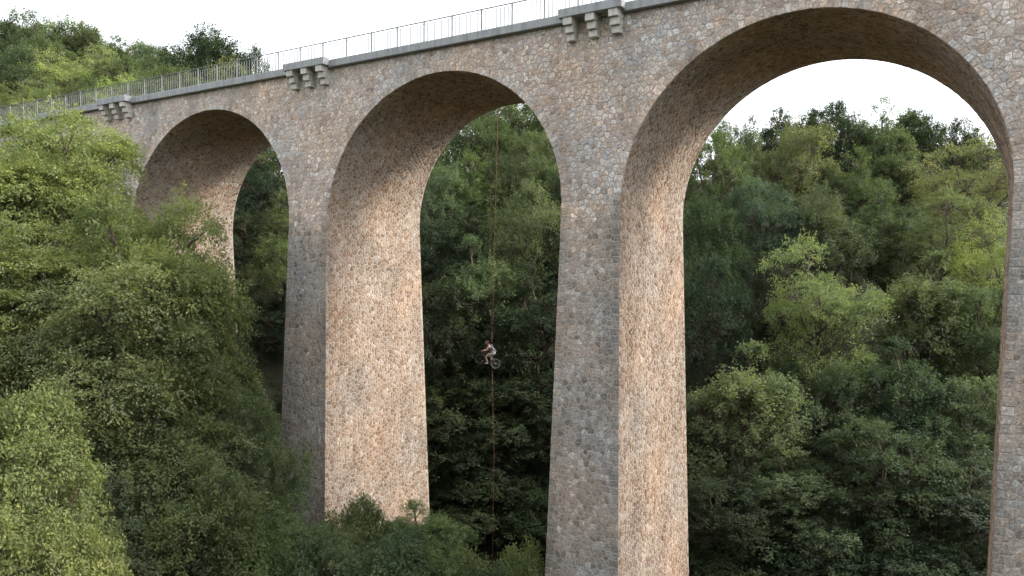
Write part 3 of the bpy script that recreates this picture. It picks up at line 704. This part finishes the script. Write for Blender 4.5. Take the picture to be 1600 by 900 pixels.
for sg in (-1, 1): mb.tube([HC + lb(-.083, sg * .03, .012), HC + lb(-.092, sg * .03, .012)], .013, 8)
mb.tube([HC + lb(-.088, -.025, -.055), HC + lb(-.092, 0, -.057), HC + lb(-.088, .025, -.055)], .005, 5); mb.build('eyes_and_mouth', M_HAIR, person)
hm = bmesh.new(); bmesh.ops.create_uvsphere(hm, u_segments=20, v_segments=14, radius=1.0)
bmesh.ops.delete(hm, geom=[v for v in hm.verts if v.co.z < (0.35 if v.co.x < -0.1 else -0.25)], context='VERTS')
for v in hm.verts:
    q = tilt @ Vector((v.co.x * 0.105, v.co.y * 0.085, v.co.z * 0.125)); v.co = Vector(HC + EX * q.x + EY * q.y + Z(q.z))
me = bpy.data.meshes.new('hair'); hm.to_mesh(me); hm.free(); link('hair', me, M_HAIR, person)
shl = [arm[s_][0] for s_ in (-1, 1)]
skin('jersey', [pel + lb(-.01, 0, .05), wst, chs, nck * .4 + chs * .6, shl[0] + EY * .02, shl[1] - EY * .02], [(0, 1), (1, 2), (2, 3), (2, 4), (2, 5)], [.158, .152, .168, .10, .085, .085], M_SHIRT, person)
hp = [leg[s_] for s_ in (-1, 1)]
skin('shorts', [pel + lb(0, 0, .06), pel, hp[0][0], hp[0][0] * .42 + hp[0][1] * .58, hp[1][0], hp[1][0] * .42 + hp[1][1] * .58], [(0, 1), (1, 2), (2, 3), (1, 4), (4, 5)], [.155, .165, .115, .095, .115, .095], M_SHORT, person, root=1)
for sg in (-1, 1):
    a, p = leg[sg][2], leg[sg][3]
    skin('shoe', [a + lb(.05, 0, -.04), p + lb(.0, 0, .045), p + lb(-.10, 0, .035)], [(0, 1), (1, 2)], [.045, .046, .036], M_SHOE, person)
    h = arm[sg][2]; mb = MB()
    mb.tube([h + lb(.05, 0, .012), h + lb(0, 0, .012), h + lb(-.02, 0, .0)], [.028, .040, .034], 8)
    for i in range(4):
        y0 = EY * ((i - 1.5) * .021); L_ = (.9, 1.0, .95, .8)[i]
        mb.tube([h + PO * 0 + y0 + lb(-.015, 0, .005), h + y0 + lb(-.052 * L_, 0, -.012), h + y0 + lb(-.055 * L_, 0, -.04), h + y0 + lb(-.03, 0, -.058 * L_)], [.010, .010, .0095, .008], 6)
    mb.tube([h + lb(.02, -sg * .03, .0), h + lb(.0, -sg * .05, -.02), h + lb(-.025, -sg * .045, -.04)], [.012, .011, .009], 6)
    o = mb.build('hand', M_SKIN, person, smooth=True); o.location = tuple(PO)
mb = MB()
for sg in (-1, 1): mb.tube([pel + EY * sg * .11 + lb(.13, 0, .06), chs + EY * sg * .12 + lb(.13, 0, .02), chs + EY * sg * .11 + lb(-.02, 0, .17), chs + EY * sg * .12 + lb(-.16, 0, -.02)], .016, 5)
mb.tube([wst + lb(.165, -.12, 0), wst + lb(.175, .12, 0)], .016, 5); mb.tube([chs + lb(.10, -.12, .12), chs + lb(.10, .12, .12)], .016, 5)
mb.torus(wst, .165, .016, lb(-.35, 0, 1), 24, 5)
o = mb.build('harness', M_WEB, person); o.location = tuple(PO)

# ropes hung from the far parapet of the viaduct
tie = HUB + chs + lb(.10, 0, .14)
M_ROPE2 = simple('dark_red_rope', (0.075, 0.034, 0.026), 0.8, var=0.25, scale=30)
def rope(name, pts, r, label, mat=None):
    base = np.array(pts[-1]); mb = MB(); mb.tube([np.array(p) - base for p in pts], r, 6)
    o = mb.build(name, mat or M_ROPE, None, smooth=True); o.location = tuple(base); prop(o, label, 'rope'); return o
def far_edge(px):
    q = pix(px, 150, 48.5); q[2] = ZT; return q
knot = tie + np.array([0, 0, 0.75])
rope('rope', [far_edge(765) + Z(0.0), knot + EX * -.05 + Z(0.6), knot + EX * -.03], 0.007, 'thin straight dark left rope running up from the cyclist to the viaduct', M_ROPE2)
rope('rope', [far_edge(779), pix(772, 400, 48.3), knot + EX * .06 + Z(0.7), knot + EX * .03], 0.009, 'thicker orange right rope running up from the cyclist to the viaduct')
rope('sling', [knot + Z(.05), (knot + tie) / 2, tie], 0.016, 'short orange sling joining the two ropes to the harness of the cyclist')
gb = pix(768.5, 900, 48.1); gz = float(ground_z(gb[0], gb[1]))
gb = HUB + (gb - HUB) * ((HUB[2] - gz) / (HUB[2] - gb[2]))
rope('rope', [HUB + bb + lb(.2, 0, -.1), HUB * .6 + gb * .4 + EX * .02, gb], 0.008, 'single thin rope hanging from the bicycle down into the dark valley')
